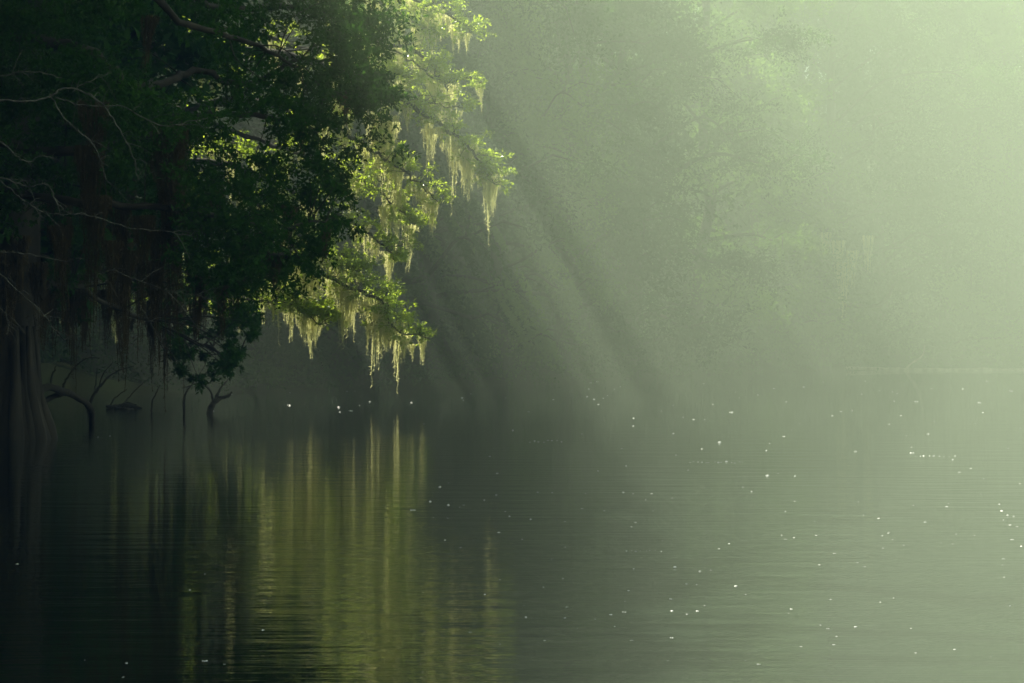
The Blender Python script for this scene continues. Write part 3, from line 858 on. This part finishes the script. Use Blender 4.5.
prop('bent_stick', [([P(185, 413, 54) - [0, 0, .2], P(184, 400, 54), P(187, 391, 54), P(193, 383, 54), P(194, 374, 54)], [.03, .028, .022, .018, .012])],
     'thin bent stick standing upright left of the forked snag', 'branch')
prop('fallen_branch', [([P(86, 411, 56) - [0, 0, .2], P(92, 398, 56), P(99, 388, 56), P(108, 377, 56), P(120, 370, 56), P(134, 366, 56)], [.045, .04, .032, .024, .016, .01]),
                       ([P(94, 395, 56), P(96, 382, 56.2), P(97, 368, 56.3)], [.02, .016, .008]),
                       ([P(99, 388, 56), P(103, 374, 55.8), P(113, 362, 55.6)], [.018, .014, .006])],
     'thin branch slanting up out of the water between the arched root and the driftwood', 'branch')
prop('drooping_branch', [([P(62, 391, 43.2), P(66, 380, 43.3), P(76, 366, 43.5), P(88, 358, 43.7), P(100, 358, 43.9)], [.022, .018, .014, .011, .006]),
                         ([P(50, 389, 41.8), P(52, 376, 42), P(56, 366, 42.2)], [.02, .016, .008])],
     'curved twig rising from the top of the arched root', 'twig')
prop('slanting_stick', [([P(107, 408, 58.5) - [0, 0, .2], P(113, 400, 58.5), P(120, 394, 58.5), P(127, 389, 58.5)], [.024, .02, .016, .008]),
                        ([P(122, 406, 58.5), P(130, 396, 59), P(142, 384, 59.2), P(150, 378, 59.4)], [.02, .016, .012, .006])],
     'pair of thin crossing sticks poking up behind the driftwood', 'stick')
prop('upright_twig', [([P(152, 412, 54) - [0, 0, .2], P(152, 404, 54), P(156, 393, 54), P(160, 385, 54)], [.022, .02, .014, .006])],
     'short twig standing in the water under the long moss curtain', 'twig')
# pale log lying along the far waterline
yl = float(yfar(22.0)) - 2.2
prop('fallen_log', [([P(846, 368.0, 165), P(880, 369, 165), P(905, 370, 165), P(960, 370.5, 165), P(1000, 371, 165), P(1050, 371, 165)], [.10, .13, .16, .18, .2, .2]),
                    ([P(905, 369.5, 165), P(912, 363, 165.3), P(922, 356, 165.6), P(925, 345, 165.8)], [.09, .07, .05, .03])],
     'long pale fallen log lying along the misty waterline at the right', 'log', M_SAND)

# ------------------------------------------------------------------ foam flecks on the water
rng = np.random.default_rng(99)


def fleck_mesh(seed):
    r = np.random.default_rng(seed); V = []; Q = []; n = 0
    for k in range(r.integers(1, 4)):
        c = r.normal(0, .9, 2) * (k > 0); rad = r.uniform(.5, 1.0) * (1 if k == 0 else .7)
        rings = [(1.0, -.06), (.92, .25), (.6, .55), (.2, .68), (0.01, .70)]
        a = np.linspace(0, 2 * math.pi, 10, endpoint=False)
        for q, (s, z) in enumerate(rings):
            V.append(np.stack([c[0] + np.cos(a) * rad * s, c[1] + np.sin(a) * rad * s, np.full(10, z * rad)], -1))
        for q in range(4):
            j = np.arange(10); k2 = (j + 1) % 10
            Q.append(np.stack([n + q * 10 + j, n + q * 10 + k2, n + q * 10 + 10 + k2, n + q * 10 + 10 + j], -1))
        n += 50
    return mesh_quads('foam_fleck', np.concatenate(V), np.concatenate(Q), M_FOAM, True)


FL = [fleck_mesh(s) for s in range(5)]
spots = []
def add(px, py, r): spots.append((px, py, r))
for _ in range(48): add(rng.uniform(440, 1024), 380 + abs(rng.normal(0, 26)), 1.4)      # far scatter
for _ in range(18): add(rng.uniform(225, 480), 384 + abs(rng.normal(0, 16)), 1.4)
for _ in range(72): add(rng.uniform(430, 1024), rng.uniform(400, 540), 1.4)
for _ in range(84): add(rng.uniform(440, 1024), 490 + 175 * rng.random() ** 1.1, 1.4)
for k in range(14): add(690 + k * 4 + rng.normal(0, 1), 462 + rng.normal(0, .5), 1.2)     # lines of bubbles
for k in range(9): add(915 + k * 5 + rng.normal(0, 1), 456 + rng.normal(0, .5), 1.1)
for k in range(8): add(625 + k * 5 + rng.normal(0, 1), 551 + rng.normal(0, .4), 1.1)
for k in range(8): add(530 + k * 4.5, 441 + rng.normal(0, .8), 1.6)
for x, y, r in [(671, 599, 3), (672, 611, 2.6), (625, 612, 2.6), (697, 611, 2.2), (736, 586, 2.4), (792, 609, 2.6), (526, 617, 2.6), (566, 607, 1.8), (675, 567, 2.2),
                (205, 574, 2), (190, 590, 2.4), (126, 663, 3), (205, 661, 2.4), (225, 664, 2), (85, 660, 1.8), (124, 677, 2.4), (264, 630, 1.8), (18, 564, 1.8), (700, 571, 1.6),
                (440, 487, 1.8), (413, 510, 1.4), (445, 540, 1.6), (17, 437, 1.6), (25, 425, 1.5), (98, 437, 1.4), (110, 436, 1.2), (290, 405, 1.5), (340, 412, 1.2), (52, 398, 1.6), (212, 411, 1.4), (500, 644, 1.8), (470, 632, 1.6)]:
    add(x, y, r)
spots = spots[:298]
for px, py, r in spots:
    d = CAMZ * F / (py - WY)
    x = (px - WX) / F * d
    if float(height(np.array(x), np.array(d))) > -.1: continue
    o = obj('foam_fleck', FL[rng.integers(5)])
    o.location = (x, d, 0)
    s = r * .8 * d / F * rng.choice([.45, .6, .8, 1.25], p=[.35, .35, .2, .1]) 
    s = min(s, .032)
    o.scale = (s * rng.uniform(.9, 1.3), s * 1.2, s * .9); o.rotation_euler = (0, 0, rng.uniform(0, 6.28))
    tag(o, 'tiny white fleck of foam drifting on the dark river', 'foam fleck', 'foam flecks scattered over the water')

# ------------------------------------------------------------------ haze
HZ = 0.0064
m, nt, out = mat('haze')
pv = nt.nodes.new('ShaderNodeVolumePrincipled')
pv.inputs['Density'].default_value = HZ
pv.inputs['Color'].default_value = (0.74, 0.925, 0.72, 1)
pv.inputs['Anisotropy'].default_value = 0.0
nt.links.new(pv.outputs[0], out.inputs['Volume'])
x0, x1, y0, y1, z0, z1 = -402, 402, -302, 452, -2.6, 56
V = [[x, y, z] for z in (z0, z1) for y in (y0, y1) for x in (x0, x1)]
Qh = [[0, 2, 3, 1], [4, 5, 7, 6], [0, 1, 5, 4], [2, 6, 7, 3], [0, 4, 6, 2], [1, 3, 7, 5]]
hz = tag(obj('haze', mesh_quads('haze', V, Qh, m)), 'pale morning mist filling the air over the river', 'mist', kind='stuff')

# ------------------------------------------------------------------ light
el = math.asin(SUN[2]); az = math.atan2(SUN[0], SUN[1])   # azimuth from +Y towards +X
world = bpy.data.worlds.new('World'); scene.world = world; world.use_nodes = True
wn = world.node_tree
bg = wn.nodes['Background']; sky = wn.nodes.new('ShaderNodeTexSky')
sky.sky_type = 'NISHITA'; sky.sun_disc = False
sky.sun_elevation = el; sky.sun_rotation = az; sky.air_density = 0.27; sky.dust_density = 0.0; sky.ozone_density = 2.0
wn.links.new(sky.outputs[0], bg.inputs[0]); bg.inputs[1].default_value = 0.05
sl = bpy.data.lights.new('sun', 'SUN'); sl.energy = 5.0; sl.angle = math.radians(0.5); sl.color = (1.0, 0.93, 0.75)
so = link(bpy.data.objects.new('sun', sl)); so.location = (0, 0, 60)
so.rotation_euler = Vector(-SUN).to_track_quat('-Z', 'Y').to_euler()

# ------------------------------------------------------------------ camera and render settings
cam = bpy.data.cameras.new('camera'); cam.lens = 80; cam.sensor_width = 36; cam.clip_start = .1; cam.clip_end = 2000
co = link(bpy.data.objects.new('camera', cam)); co.location = (0, 0, CAMZ); co.rotation_euler = (math.pi / 2 + math.atan(8.5 / F), 0, 0)
scene.camera = co
scene.render.engine = 'CYCLES'
cy = scene.cycles
cy.max_bounces = 7; cy.diffuse_bounces = 4; cy.glossy_bounces = 2; cy.transmission_bounces = 3; cy.volume_bounces = 0
cy.transparent_max_bounces = 4
cy.use_denoising = True
cy.sample_clamp_indirect = 3.0
cy.caustics_reflective = False; cy.caustics_refractive = False
vs = scene.view_settings
vs.view_transform = 'Standard'; vs.look = 'None'; vs.exposure = 2.08; vs.gamma = 1; vs.use_curve_mapping = False
